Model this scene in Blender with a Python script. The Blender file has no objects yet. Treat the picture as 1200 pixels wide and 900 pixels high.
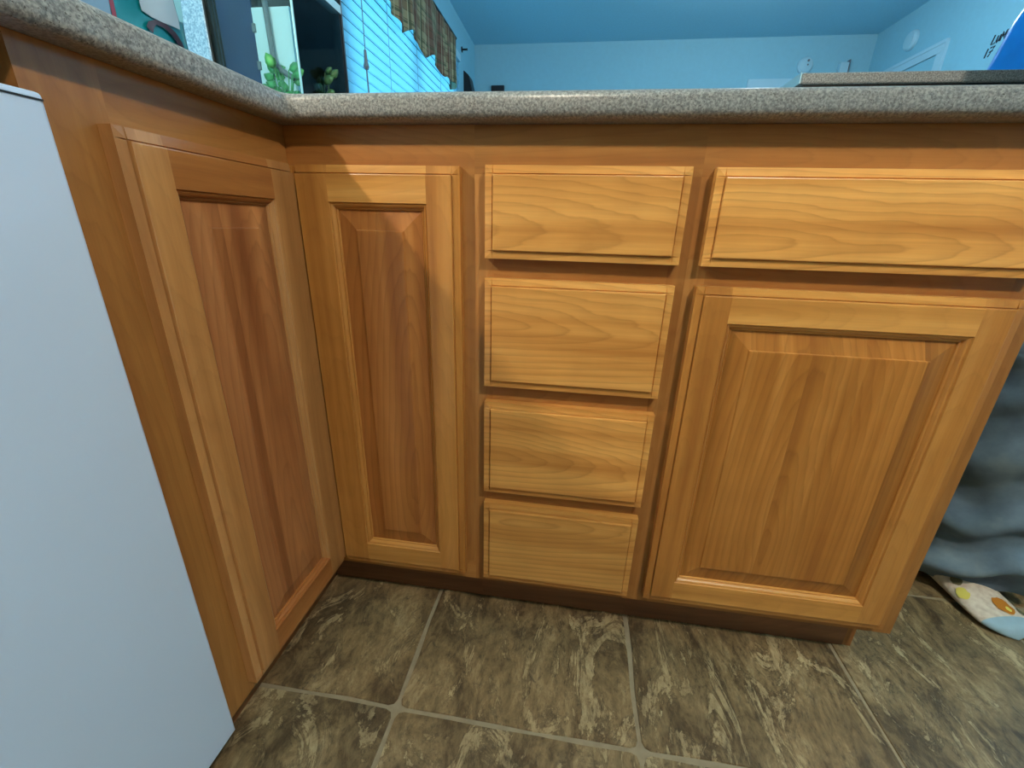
import bpy, bmesh, math, random
from mathutils import Vector, Matrix, noise
random.seed(7)
scene = bpy.context.scene
COL = scene.collection

# ------------------------------------------------------------------ camera
cam_d = bpy.data.cameras.new('camera'); cam = bpy.data.objects.new('camera', cam_d); COL.objects.link(cam)
cam_d.sensor_fit = 'HORIZONTAL'; cam_d.sensor_width = 36.0
cam_d.lens = 496.361 / 1200 * 36.0
cam_d.clip_start = 0.02
cam.location = (0.4235, -0.6337, 0.7552)
cam.rotation_mode = 'XYZ'
cam.rotation_euler = (1.21648, -0.02626, 0.14439)
scene.camera = cam

# ------------------------------------------------------------------ world, lights, exposure
world = bpy.data.worlds.new('sky'); scene.world = world; world.use_nodes = True
bg = world.node_tree.nodes['Background']
bg.inputs[0].default_value = (0.27, 0.71, 0.93, 1); bg.inputs[1].default_value = 3.6

def light(name, kind, loc, energy, color, size=0.1, target=None, portal=False, size_y=None):
    d = bpy.data.lights.new(name, kind); o = bpy.data.objects.new(name, d); COL.objects.link(o)
    o.location = loc; d.energy = energy; d.color = color
    if kind == 'AREA':
        d.size = size
        if size_y: d.shape = 'RECTANGLE'; d.size_y = size_y
        else: d.shape = 'DISK'
        if portal: d.cycles.is_portal = True
    else:
        d.shadow_soft_size = size
    if target is not None:
        o.rotation_euler = (Vector(target) - Vector(loc)).to_track_quat('-Z', 'Y').to_euler()
    return o
WARM = (1.0, 0.84, 0.64)
light('kitchen_ceiling_lamp', 'POINT', (1.16, -1.06, 2.02), 84, WARM, 0.045)
light('under_cabinet_lamp', 'POINT', (-0.33, -0.47, 1.335), 23, (1.0, 0.88, 0.66), 0.016)
light('dining_ceiling_lamp', 'POINT', (1.6, 2.6, 2.22), 36, (0.66, 0.88, 1.0), 0.07)
# daylight comes in through the dining window (left) and an added, unseen opening (right)
light('window_portal', 'AREA', (-0.86, 2.55, 1.55), 1, (1, 1, 1), 1.98, (3, 2.55, 1.55), True, 1.3)
light('added_window_portal', 'AREA', (3.06, 1.40, 1.175), 1, (1, 1, 1), 2.2, (-3, 1.40, 1.175), True, 1.75)

vs = scene.view_settings
vs.view_transform = 'Standard'; vs.look = 'None'; vs.gamma = 1.0; vs.use_curve_mapping = False
vs.exposure = 0.0
scene.cycles.use_denoising = True
scene.cycles.max_bounces = 8; scene.cycles.diffuse_bounces = 4
scene.cycles.caustics_reflective = False; scene.cycles.caustics_refractive = False

# ------------------------------------------------------------------ helpers
def lin(r, g, b):
    f = lambda c: (c / 255 / 12.92) if c / 255 <= 0.04045 else ((c / 255 + 0.055) / 1.055) ** 2.4
    return (f(r), f(g), f(b), 1)

def empty(name, loc, label, cat, group=None):
    o = bpy.data.objects.new(name, None); COL.objects.link(o); o.location = loc
    o.empty_display_size = 0.05
    o['label'] = label; o['category'] = cat
    if group: o['group'] = group
    return o

def tag(o, label, cat, group=None):
    o['label'] = label; o['category'] = cat
    if group: o['group'] = group
    return o

WLOC = {}
def wloc(o):
    if o is None: return Vector((0, 0, 0))
    return wloc(o.parent) + Vector(o.location)

def obj(name, bm, mat, parent=None, smooth=False, origin=None):
    """link a bmesh (world coordinates) as one mesh object whose origin is its bounding-box centre"""
    bmesh.ops.recalc_face_normals(bm, faces=bm.faces[:])
    if origin is None:
        lo = Vector([min(v.co[i] for v in bm.verts) for i in range(3)])
        hi = Vector([max(v.co[i] for v in bm.verts) for i in range(3)])
        origin = (lo + hi) / 2
    origin = Vector(origin)
    for v in bm.verts: v.co -= origin
    me = bpy.data.meshes.new(name); bm.to_mesh(me); bm.free()
    if smooth:
        for p in me.polygons: p.use_smooth = True
    o = bpy.data.objects.new(name, me); COL.objects.link(o)
    if mat is not None:
        for m in (mat if isinstance(mat, (list, tuple)) else [mat]): me.materials.append(m)
    if parent is not None:
        o.parent = parent
    o.location = origin - wloc(parent)
    return o

def struct(o, label=None):
    o['kind'] = 'structure'
    if label: o['label'] = label
    return o

def box(bm, x0, x1, y0, y1, z0, z1):
    v = [bm.verts.new((x, y, z)) for x in (x0, x1) for y in (y0, y1) for z in (z0, z1)]
    for f in ((0, 1, 3, 2), (4, 6, 7, 5), (0, 4, 5, 1), (2, 3, 7, 6), (0, 2, 6, 4), (1, 5, 7, 3)):
        bm.faces.new([v[i] for i in f])
    return v

def boxm(x0, x1, y0, y1, z0, z1, bev=0.0, seg=2):
    bm = bmesh.new(); box(bm, x0, x1, y0, y1, z0, z1)
    if bev: bmesh.ops.bevel(bm, geom=bm.edges[:], offset=bev, segments=seg, profile=0.5, affect='EDGES')
    return bm

def tube(bm, pts, r, n=10, cap=True):
    rings = []
    pts = [Vector(p) for p in pts]
    for i, p in enumerate(pts):
        t = (pts[min(i + 1, len(pts) - 1)] - pts[max(i - 1, 0)]).normalized()
        a = t.orthogonal().normalized() if abs(t.z) > 0.95 else t.cross(Vector((0, 0, 1))).normalized()
        b = t.cross(a)
        rr = r[i] if isinstance(r, (list, tuple)) else r
        rings.append([bm.verts.new(p + a * rr * math.cos(k * 2 * math.pi / n) + b * rr * math.sin(k * 2 * math.pi / n)) for k in range(n)])
    for i in range(len(rings) - 1):
        for k in range(n):
            bm.faces.new((rings[i][k], rings[i][(k + 1) % n], rings[i + 1][(k + 1) % n], rings[i + 1][k]))
    if cap:
        bm.faces.new(rings[0]); bm.faces.new(rings[-1])

def lathe_axis(bm, c, axis, prof, n=28):
    """prof: list of (radius, distance along axis)"""
    axis = Vector(axis).normalized(); a = axis.orthogonal().normalized(); b = axis.cross(a); c = Vector(c)
    rings = []
    for r, d in prof:
        if r < 1e-6: rings.append([bm.verts.new(c + axis * d)])
        else: rings.append([bm.verts.new(c + axis * d + (a * math.cos(k * 2 * math.pi / n) + b * math.sin(k * 2 * math.pi / n)) * r) for k in range(n)])
    for i in range(len(rings) - 1):
        A, B = rings[i], rings[i + 1]
        for k in range(n):
            q = [A[k % len(A)], A[(k + 1) % len(A)], B[(k + 1) % len(B)], B[k % len(B)]]
            u = []
            for v in q:
                if v not in u: u.append(v)
            if len(u) > 2: bm.faces.new(u)

# ------------------------------------------------------------------ materials
class NT:
    def __init__(self, name):
        self.m = bpy.data.materials.new(name); self.m.use_nodes = True
        self.t = self.m.node_tree; self.b = self.t.nodes['Principled BSDF']
    def n(self, kind, **kw):
        o = self.t.nodes.new(kind)
        for k, v in kw.items():
            if hasattr(o, k): setattr(o, k, v)
        return o
    def l(self, a, b): self.t.links.new(a, b)
    def val(self, sock, v):
        if hasattr(v, 'is_linked') or isinstance(v, bpy.types.NodeSocket): self.l(v, sock)
        else: sock.default_value = v
    def math(self, op, a, b=0.0, c=None, clamp=False):
        o = self.n('ShaderNodeMath', operation=op); o.use_clamp = clamp
        self.val(o.inputs[0], a); self.val(o.inputs[1], b)
        if c is not None: self.val(o.inputs[2], c)
        return o.outputs[0]
    def noise(self, vec, scale, detail=2.0, rough=0.5, dist=0.0):
        o = self.n('ShaderNodeTexNoise'); self.l(vec, o.inputs['Vector'])
        o.inputs['Scale'].default_value = scale; o.inputs['Detail'].default_value = detail
        o.inputs['Roughness'].default_value = rough; o.inputs['Distortion'].default_value = dist
        return o.outputs[0]
    def comb(self, x, y, z):
        o = self.n('ShaderNodeCombineXYZ')
        for i, v in enumerate((x, y, z)): self.val(o.inputs[i], v)
        return o.outputs[0]
    def ramp(self, fac, stops, interp='LINEAR'):
        o = self.n('ShaderNodeValToRGB'); self.l(fac, o.inputs[0]); o.color_ramp.interpolation = interp
        e = o.color_ramp.elements
        while len(e) < len(stops): e.new(0.5)
        for k, (p, c) in enumerate(stops): e[k].position = p; e[k].color = c
        return o.outputs[0]
    def mix(self, fac, a, b, kind='MIX'):
        o = self.n('ShaderNodeMix', data_type='RGBA', blend_type=kind)
        self.val(o.inputs[0], fac); self.val(o.inputs[6], a); self.val(o.inputs[7], b)
        return o.outputs[2]
    def bump(self, h, strength=0.2, dist=0.001):
        o = self.n('ShaderNodeBump'); self.l(h, o.inputs['Height'])
        o.inputs['Strength'].default_value = strength; o.inputs['Distance'].default_value = dist
        self.l(o.outputs[0], self.b.inputs['Normal'])

def plain(name, col, rough=0.5, metal=0.0, spec=0.5, vary=0.0, scale=40):
    w = NT(name)
    w.b.inputs['Roughness'].default_value = rough; w.b.inputs['Metallic'].default_value = metal
    w.b.inputs['Specular IOR Level'].default_value = spec
    if vary:
        tc = w.n('ShaderNodeTexCoord').outputs['Object']
        f = w.noise(tc, scale, 3)
        c1 = tuple(max(0, c * (1 - vary)) for c in col[:3]) + (1,); c2 = tuple(min(1, c * (1 + vary)) for c in col[:3]) + (1,)
        w.l(w.ramp(f, [(0.3, c1), (0.7, c2)]), w.b.inputs['Base Color'])
    else:
        w.b.inputs['Base Color'].default_value = col
    return w.m

def wood(name, axis, light_c, mid_c, dark_c, ring=0.5, strips=False, rnd_tone=0.24, rough=0.36):
    """varnished cherry/alder: growth rings, fibre streaks and soft figure; axis = grain direction"""
    w = NT(name)
    tc = w.n('ShaderNodeTexCoord').outputs['Object']
    oi = w.n('ShaderNodeObjectInfo').outputs['Random']
    s = w.n('ShaderNodeSeparateXYZ'); w.l(tc, s.inputs[0])
    x, y, z = s.outputs
    if axis == 'z': g, a = z, w.math('ADD', x, y)
    elif axis == 'x': g, a = x, w.math('ADD', z, w.math('MULTIPLY', y, 0.6))
    else: g, a = y, w.math('ADD', z, w.math('MULTIPLY', x, 0.6))
    off = w.math('MULTIPLY', oi, 37.0)
    r2 = w.math('FRACT', w.math('MULTIPLY', oi, 7.31)); r3 = w.math('FRACT', w.math('MULTIPLY', oi, 13.7))
    if strips:   # panel glued up from boards about 7 cm wide
        sid = w.math('FLOOR', w.math('ADD', w.math('MULTIPLY', a, 14.0), w.math('MULTIPLY', r2, 3.0)))
        wn = w.n('ShaderNodeTexWhiteNoise', noise_dimensions='1D'); w.l(w.math('ADD', sid, off), wn.inputs['W'])
        sv = wn.outputs['Value']
        off = w.math('ADD', off, w.math('MULTIPLY', sv, 11.0))
    lowv = w.comb(w.math('ADD', w.math('MULTIPLY', g, 2.2), off), w.math('MULTIPLY', a, 7.0), off)
    low = w.math('SUBTRACT', w.noise(lowv, 1.0, 2.0), 0.5)
    wob = w.math('SUBTRACT', w.noise(w.comb(w.math('ADD', w.math('MULTIPLY', g, 14.0), off), w.math('MULTIPLY', a, 60.0), off), 1.0, 3.0), 0.5)
    a0 = w.math('MULTIPLY', w.math('SUBTRACT', r2, 0.5), 0.10)
    aa = w.math('ADD', w.math('SUBTRACT', a, a0), w.math('ADD', w.math('MULTIPLY', low, 0.03), w.math('MULTIPLY', wob, 0.006)))
    d = w.math('ADD', w.math('ADD', 0.012, w.math('MULTIPLY', r3, 0.03)), w.math('MULTIPLY', g, 0.16))
    d = w.math('ADD', d, w.math('ADD', w.math('MULTIPLY', low, 0.085), w.math('MULTIPLY', wob, 0.010)))
    rr = w.math('SQRT', w.math('ADD', w.math('MULTIPLY', aa, aa), w.math('MULTIPLY', d, d)))
    ph = w.math('FRACT', w.math('ADD', w.math('MULTIPLY', rr, 105.0), off))
    rings = w.ramp(ph, [(0.0, (0.15, 0.15, 0.15, 1)), (0.08, (0, 0, 0, 1)), (0.45, (0.12, 0.12, 0.12, 1)), (0.80, (0.55, 0.55, 0.55, 1)), (0.92, (1, 1, 1, 1)), (1.0, (0.15, 0.15, 0.15, 1))])
    # fine fibre
    fv = w.comb(w.math('MULTIPLY', g, 9.0), w.math('MULTIPLY', a, 420.0), off)
    fib = w.noise(fv, 1.0, 3.0, 0.6)
    # broad streaks and cross figure
    bv = w.comb(w.math('ADD', w.math('MULTIPLY', g, 1.3), off), w.math('MULTIPLY', a, 30.0), off)
    broad = w.noise(bv, 1.0, 3.0, 0.55)
    cv = w.comb(w.math('ADD', w.math('MULTIPLY', g, 22.0), off), w.math('MULTIPLY', a, 11.0), off)
    cross = w.noise(cv, 1.0, 2.0, 0.5)
    col = w.ramp(broad, [(0.28, dark_c), (0.5, mid_c), (0.74, light_c)])
    col = w.mix(w.math('MULTIPLY', rings, ring), col, tuple(c * 0.62 for c in dark_c[:3]) + (1,))
    t = w.math('ADD', 0.86, w.math('MULTIPLY', fib, 0.28))
    t = w.math('MULTIPLY', t, w.math('ADD', 0.90, w.math('MULTIPLY', cross, 0.20)))
    t = w.math('MULTIPLY', t, w.math('ADD', 1.0 - rnd_tone / 2, w.math('MULTIPLY', r3, rnd_tone)))
    if strips: t = w.math('MULTIPLY', t, w.math('ADD', 0.88, w.math('MULTIPLY', sv, 0.24)))
    vm = w.n('ShaderNodeVectorMath', operation='SCALE'); w.l(col, vm.inputs[0]); w.l(t, vm.inputs['Scale'])
    w.l(vm.outputs[0], w.b.inputs['Base Color'])
    w.b.inputs['Roughness'].default_value = rough
    w.b.inputs['Coat Weight'].default_value = 0.30; w.b.inputs['Coat Roughness'].default_value = 0.22
    w.b.inputs['Specular IOR Level'].default_value = 0.4
    w.bump(fib, 0.06, 0.0005)
    return w.m

DL, DM, DD = lin(210, 152, 84), lin(191, 131, 64), lin(164, 105, 47)
TL, TM, TD = lin(226, 170, 98), lin(208, 148, 78), lin(180, 118, 56)
FL, FM, FD = lin(182, 130, 74), lin(164, 111, 58), lin(142, 91, 46)
PL, PM, PD = lin(194, 134, 68), lin(172, 112, 50), lin(144, 88, 38)
W_DOOR_V = wood('wood_door_vertical', 'z', lin(202, 144, 78), lin(184, 124, 60), lin(157, 99, 44), 0.15)
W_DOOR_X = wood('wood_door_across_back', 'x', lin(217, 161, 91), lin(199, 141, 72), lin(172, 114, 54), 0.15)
W_DOOR_L = wood('wood_door_left', 'z', lin(188, 140, 92), lin(170, 120, 72), lin(146, 98, 56), 0.15)  # greyer than the other stiles: the cool sheen is put into the colour
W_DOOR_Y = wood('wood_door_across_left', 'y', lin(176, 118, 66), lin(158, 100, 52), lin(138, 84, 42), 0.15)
W_PANEL = wood('wood_panel', 'z', PL, PM, PD, 0.32, True)
W_PANEL_MID = wood('wood_panel_mid', 'z', lin(190, 128, 70), lin(170, 108, 54), lin(144, 86, 42), 0.35, False)
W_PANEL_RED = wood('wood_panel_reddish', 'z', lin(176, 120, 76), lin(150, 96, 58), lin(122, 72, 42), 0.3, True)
W_DRAWER = wood('wood_drawer', 'x', TL, TM, TD, 0.38)
W_FRAME_V = wood('wood_frame_vertical', 'z', FL, FM, FD, 0.2)
W_FRAME_X = wood('wood_frame_back', 'x', FL, FM, FD, 0.2)
W_FRAME_Y = wood('wood_frame_left', 'y', FL, FM, FD, 0.2)
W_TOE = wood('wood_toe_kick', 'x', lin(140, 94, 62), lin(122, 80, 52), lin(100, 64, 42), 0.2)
M_INSIDE = plain('cabinet_inside', lin(120, 84, 50), 0.6, vary=0.1)

def counter_mat():
    w = NT('speckled_laminate')
    tc = w.n('ShaderNodeTexCoord').outputs['Object']
    n1 = w.noise(tc, 330, 2, 0.6); n2 = w.noise(tc, 520, 2, 0.6); n3 = w.noise(tc, 90, 2)
    c = w.ramp(n1, [(0.36, lin(98, 101, 105)), (0.5, lin(132, 134, 137)), (0.64, lin(164, 165, 164))])
    c = w.mix(w.ramp(n2, [(0.60, (0, 0, 0, 1)), (0.68, (1, 1, 1, 1))]), c, lin(62, 60, 60))
    c = w.mix(w.math('MULTIPLY', n3, 0.30), c, lin(126, 120, 114))
    w.l(c, w.b.inputs['Base Color']); w.b.inputs['Roughness'].default_value = 0.34
    return w.m
M_COUNTER = counter_mat()

def tile_mat():
    w = NT('slate_tile')
    tc = w.n('ShaderNodeTexCoord').outputs['Object']
    oi = w.n('ShaderNodeObjectInfo').outputs['Random']
    r2 = w.math('FRACT', w.math('MULTIPLY', oi, 9.7)); r3 = w.math('FRACT', w.math('MULTIPLY', oi, 23.3))
    mp = w.n('ShaderNodeMapping'); w.l(tc, mp.inputs['Vector'])
    w.l(w.comb(0.0, 0.0, w.math('MULTIPLY', oi, 6.28)), mp.inputs['Rotation'])
    sc_ = w.comb(w.math('ADD', 0.8, w.math('MULTIPLY', r2, 1.0)), 0.75, 1.0); w.l(sc_, mp.inputs['Scale'])
    w.l(w.comb(w.math('MULTIPLY', oi, 31.0), w.math('MULTIPLY', r2, 17.0), 0.0), mp.inputs['Location'])
    v = mp.outputs[0]
    big = w.noise(v, 6.0, 8, 0.7, 1.2)
    med = w.noise(v, 24, 8, 0.75, 0.8)
    fine = w.noise(v, 95, 4, 0.7)
    fl = w.noise(v, 7.5, 10, 0.72, 1.5)
    col = w.ramp(w.math('ADD', w.math('MULTIPLY', big, 0.55), w.math('MULTIPLY', med, 0.45)),
                 [(0.34, lin(46, 37, 28)), (0.44, lin(88, 74, 54)), (0.53, lin(122, 105, 78)), (0.64, lin(158, 142, 112))])
    flake = w.ramp(fl, [(0.555, (0, 0, 0, 1)), (0.585, (1, 1, 1, 1)), (0.74, (0.45, 0.45, 0.45, 1))])
    gr = w.noise(v, 42, 5, 0.75, 0.6)
    col = w.mix(w.math('MULTIPLY', flake, w.math('MULTIPLY', w.math('SUBTRACT', gr, 0.30, clamp=True), 2.0, clamp=True)), col, lin(184, 170, 138))
    col = w.mix(w.ramp(gr, [(0.30, (0.75, 0.75, 0.75, 1)), (0.46, (0, 0, 0, 1))]), col, lin(56, 48, 38))
    crack = w.ramp(fl, [(0.515, (0, 0, 0, 1)), (0.545, (1, 1, 1, 1)), (0.56, (0, 0, 0, 1))])
    col = w.mix(w.math('MULTIPLY', crack, 0.5), col, lin(42, 36, 30))
    pits = w.ramp(fine, [(0.30, (1, 1, 1, 1)), (0.42, (0, 0, 0, 1))])
    col = w.mix(w.math('MULTIPLY', pits, 0.45), col, lin(44, 37, 29))
    tint = w.ramp(r3, [(0.0, (0.94, 0.96, 0.94, 1)), (0.5, (0.98, 0.95, 0.90, 1)), (1.0, (1.0, 0.93, 0.84, 1))])
    col = w.mix(0.8, col, tint, 'MULTIPLY')
    t = w.math('ADD', 0.98, w.math('MULTIPLY', fine, 0.55))
    vm = w.n('ShaderNodeVectorMath', operation='SCALE'); w.l(col, vm.inputs[0]); w.l(t, vm.inputs['Scale'])
    w.l(vm.outputs[0], w.b.inputs['Base Color'])
    w.b.inputs['Roughness'].default_value = 0.47
    h = w.math('ADD', w.math('MULTIPLY', fl, 0.6), w.math('ADD', w.math('MULTIPLY', med, 0.5), w.math('MULTIPLY', fine, 0.18)))
    w.bump(h, 0.7, 0.005)
    return w.m
M_TILE = tile_mat()
M_GROUT = plain('grout', lin(150, 138, 116), 0.85, vary=0.12, scale=60)
M_WALL = plain('wall_paint', lin(146, 200, 218), 0.7, vary=0.02, scale=30)
M_CEIL = plain('ceiling_paint', lin(165, 218, 240), 0.8, vary=0.03, scale=60)
M_TRIM = plain('white_trim', lin(182, 216, 230), 0.45)
M_WHITE = plain('white_enamel', lin(192, 212, 242), 0.30, vary=0.01, scale=8)
M_PLASTIC = plain('white_plastic', lin(174, 212, 226), 0.45)
M_BLACK = plain('black_plastic', lin(22, 24, 28), 0.4)
M_GREY = plain('grey_plastic', lin(118, 124, 132), 0.4)
M_INK = plain('marker_ink', lin(24, 34, 48), 0.6)

# ------------------------------------------------------------------ the room
WX0, WX1, WY0, WY1, ZC = -0.723, 2.922, -2.4, 4.356, 2.44
TH = 0.12
# left wall with the window opening
WIN = (1.58, 3.52, 0.92, 2.16)   # y0, y1, z0, z1
bm = bmesh.new()
box(bm, WX0 - TH, WX0, WY0, WIN[0], 0, ZC); box(bm, WX0 - TH, WX0, WIN[1], WY1 + TH, 0, ZC)
box(bm, WX0 - TH, WX0, WIN[0], WIN[1], 0, WIN[2]); box(bm, WX0 - TH, WX0, WIN[0], WIN[1], WIN[3], ZC)
wall_left = struct(obj('wall_left', bm, M_WALL), 'pale blue painted wall holding the window with blinds')
wall_back = struct(obj('wall_back', boxm(WX0, WX1 + TH, WY1, WY1 + TH, 0, ZC), M_WALL), 'pale blue far wall of the dining room')
ADDED_WIN = (0.3, 2.5, 0.3, 2.05)  # added opening out of view, sized for its cool daylight fill
bm = bmesh.new()
box(bm, WX1, WX1 + TH, WY0, ADDED_WIN[0], 0, ZC); box(bm, WX1, WX1 + TH, ADDED_WIN[1], WY1, 0, ZC)
box(bm, WX1, WX1 + TH, ADDED_WIN[0], ADDED_WIN[1], 0, ADDED_WIN[2]); box(bm, WX1, WX1 + TH, ADDED_WIN[0], ADDED_WIN[1], ADDED_WIN[3], ZC)
wall_right = struct(obj('wall_right', bm, M_WALL), 'pale blue wall at right with round alarm and handwriting')
struct(obj('wall_rear', boxm(WX0 - TH, WX1 + TH, WY0 - TH, WY0, 0, ZC), plain('tan_paint', lin(150, 122, 92), 0.8, vary=0.04)), 'tan kitchen wall behind the viewer')
struct(obj('ceiling', boxm(WX0 - TH, WX1 + TH, WY0 - TH, WY1 + TH, ZC, ZC + 0.1), M_CEIL), 'pale blue painted ceiling')
floor = struct(obj('floor', boxm(WX0 - TH, WX1 + TH, WY0 - TH, WY1 + TH, -0.08, -0.0022), M_GROUT, origin=(0, 0, 0)), 'slate look tile floor with pale grout')

# tiles: slightly wavy edges, soft corners, one object each
def tile_mesh(seed, w, d):
    rnd = random.Random(seed); bm = bmesh.new(); per = []
    hx, hy, r = w / 2, d / 2, 0.012
    for (cx, cy, a0) in ((hx - r, hy - r, 0), (-hx + r, hy - r, 90), (-hx + r, -hy + r, 180), (hx - r, -hy + r, 270)):
        for k in (0, 45, 90):
            a = math.radians(a0 + k); per.append((cx + r * math.cos(a), cy + r * math.sin(a)))
        nx, ny = per[-1]
        a = math.radians(a0 + 90); tx, ty = -math.sin(a), math.cos(a)
        ln = (2 * hx if a0 in (0, 180) else 2 * hy) - 2 * r
        for q in (0.2, 0.4, 0.6, 0.8):
            j = rnd.uniform(-0.0032, 0.0020)
            per.append((nx + tx * ln * q + math.cos(a) * j, ny + ty * ln * q + math.sin(a) * j))
    top = [bm.verts.new((x, y, 0)) for x, y in per]
    low = [bm.verts.new((x * 1.012, y * 1.012, -0.006)) for x, y in per]
    bm.faces.new(top)
    n = len(per)
    for i in range(n): bm.faces.new((top[i], low[i], low[(i + 1) % n], top[(i + 1) % n]))
    bmesh.ops.recalc_face_normals(bm, faces=bm.faces[:])
    me = bpy.data.meshes.new('tile'); bm.to_mesh(me); bm.free(); me.materials.append(M_TILE)
    return me
PX, PY, GX, GY = 0.3966, 0.413, 0.1840, -0.189
tms = [tile_mesh(s, PX - 0.008, PY - 0.008) for s in range(5)]
for i in range(-3, 8):
    for j in range(-6, 11):
        x = GX + (i + 0.5) * PX; y = GY + (j + 0.5) * PY
        if x - PX / 2 < WX0 - 0.25 or x + PX / 2 > WX1 + 0.25 or y - PY / 2 < WY0 - 0.2 or y + PY / 2 > WY1 + 0.2: continue
        t = bpy.data.objects.new('tile', tms[(i * 3 + j * 7) % 5]); COL.objects.link(t)
        t.parent = floor; t.location = (x, y, 0)

# ------------------------------------------------------------------ cabinets
T = 0.019
PROF_OUT = [(0.0, 0.0142), (0.0098, 0.0156), (0.0104, 0.0142), (0.0110, 0.0144), (0.0115, 0.0186), (0.0127, 0.019)]
def prof_out(d):
    P = PROF_OUT
    if d <= 0: return P[0][1]
    for (a, b), (c, e) in zip(P, P[1:]):
        if d <= c: return b + (e - b) * (d - a) / (c - a)
    return P[-1][1]
STICK = [(0.0, 0.019), (0.0010, 0.0166), (0.0022, 0.0172), (0.0042, 0.0160), (0.0058, 0.0136), (0.0066, 0.0118), (0.0080, 0.0122), (0.0094, 0.0110), (0.0100, 0.0080)]
SW, RH = 0.047, 0.048     # stile width, rail height

def mapper(kind, p0):
    # back run faces -Y: u -> +X ; left run faces +X: u -> -Y
    if kind == 'back': return lambda u, v, h: Vector((p0[0] + u, -h, p0[1] + v))
    return lambda u, v, h: Vector((h, p0[0] - u, p0[1] + v))

def heightfield(bm, us, vs_, hf, M):
    g = [[bm.verts.new(M(u, v, hf(u, v))) for v in vs_] for u in us]
    for i in range(len(us) - 1):
        for j in range(len(vs_) - 1):
            a, b, c, d = g[i][j], g[i + 1][j], g[i + 1][j + 1], g[i][j + 1]
            # split so mitres run from the outer corner inward
            hu = (us[i] + us[i + 1]) / 2; hv = (vs_[j] + vs_[j + 1]) / 2
            if (i < (len(us) - 1) / 2) == (j < (len(vs_) - 1) / 2):
                bm.faces.new((a, b, c)); bm.faces.new((a, c, d))
            else:
                bm.faces.new((a, b, d)); bm.faces.new((b, c, d))
    # skirt down to the back plane
    per = [(i, 0) for i in range(len(us))] + [(len(us) - 1, j) for j in range(1, len(vs_))] + \
          [(i, len(vs_) - 1) for i in range(len(us) - 2, -1, -1)] + [(0, j) for j in range(len(vs_) - 2, 0, -1)]
    base = [bm.verts.new(M(us[i], vs_[j], 0.0006)) for i, j in per]
    for k in range(len(per)):
        i, j = per[k]; i2, j2 = per[(k + 1) % len(per)]; k2 = (k + 1) % len(per)
        bm.faces.new((g[i][j], base[k], base[k2], g[i2][j2]))
    bm.faces.new(base)

def strip(bm, M, pts_a, pts_b):
    A = [bm.verts.new(M(*p)) for p in pts_a]; B = [bm.verts.new(M(*p)) for p in pts_b]
    for i in range(len(A) - 1): bm.faces.new((A[i], A[i + 1], B[i + 1], B[i]))

BR = [p[0] for p in PROF_OUT]
def make_door(kind, p0, W, H, cabinet, mat_rail, label=None, panel=None, plain_side=False):
    M = mapper(kind, p0)
    pe = (lambda d: 0.019) if plain_side else prof_out
    o = SW + 0.0085; of = 0.028
    bm = bmesh.new()
    rings = []
    for ins, h in [(0.0, 0.0006), (0.0, 0.0090), (of - 0.004, 0.0138), (of, 0.0146), (of + 0.0012, 0.0168), (of + 0.003, 0.0170)]:
        u0, u1, v0, v1 = o + ins, W - o - ins, RH + 0.0085 + ins, H - RH - 0.0085 - ins
        rings.append([bm.verts.new(M(*q, h)) for q in ((u0, v0), (u1, v0), (u1, v1), (u0, v1))])
    for A, B in zip(rings, rings[1:]):
        for k in range(4): bm.faces.new((A[k], A[(k + 1) % 4], B[(k + 1) % 4], B[k]))
    bm.faces.new(rings[-1]); bm.faces.new(rings[0])
    door = obj('door', bm, panel or W_PANEL, cabinet)
    if label: door['label'] = label
    # stiles (full height)
    for side in (0, 1):
        f = (lambda u: u) if side == 0 else (lambda u: W - u)
        bm = bmesh.new()
        us = [f(u) for u in BR + [SW]]
        vv = BR + [H - b for b in reversed(BR)]
        heightfield(bm, us, vv, lambda u, v: min(pe(u) if u < W / 2 else prof_out(W - u), prof_out(v), prof_out(H - v)), M)
        strip(bm, M, [(f(SW + s), RH + s, h) for s, h in STICK], [(f(SW + s), H - RH - s, h) for s, h in STICK])
        obj('stile', bm, W_DOOR_L if kind == 'left' else W_DOOR_V, door)
    for top in (0, 1):
        f = (lambda v: v) if top == 0 else (lambda v: H - v)
        bm = bmesh.new()
        vv = [f(v) for v in BR + [RH]]
        heightfield(bm, [SW, W - SW], vv, lambda u, v: prof_out(min(v, H - v)), M)
        strip(bm, M, [(SW + s, f(RH + s), h) for s, h in STICK], [(W - SW - s, f(RH + s), h) for s, h in STICK])
        obj('top_rail' if top else 'bottom_rail', bm, mat_rail, door)
    return door

def make_drawer(x0, x1, z0, z1, cabinet):
    M = mapper('back', (x0, z0)); W, H = x1 - x0, z1 - z0
    bm = bmesh.new()
    us = BR + [W - b for b in reversed(BR)]; vv = BR + [H - b for b in reversed(BR)]
    heightfield(bm, us, vv, lambda u, v: min(prof_out(u), prof_out(W - u), prof_out(v), prof_out(H - v)), M)
    return obj('drawer_front', bm, W_DRAWER, cabinet)

ZF0, ZF1 = 0.1075, 0.8820
YT = 0.062            # toe kick
XA, XB, XE = 0.2775, 0.5770, 1.0150
DEP = 0.60
FT = 0.0185           # face frame thickness
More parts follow.
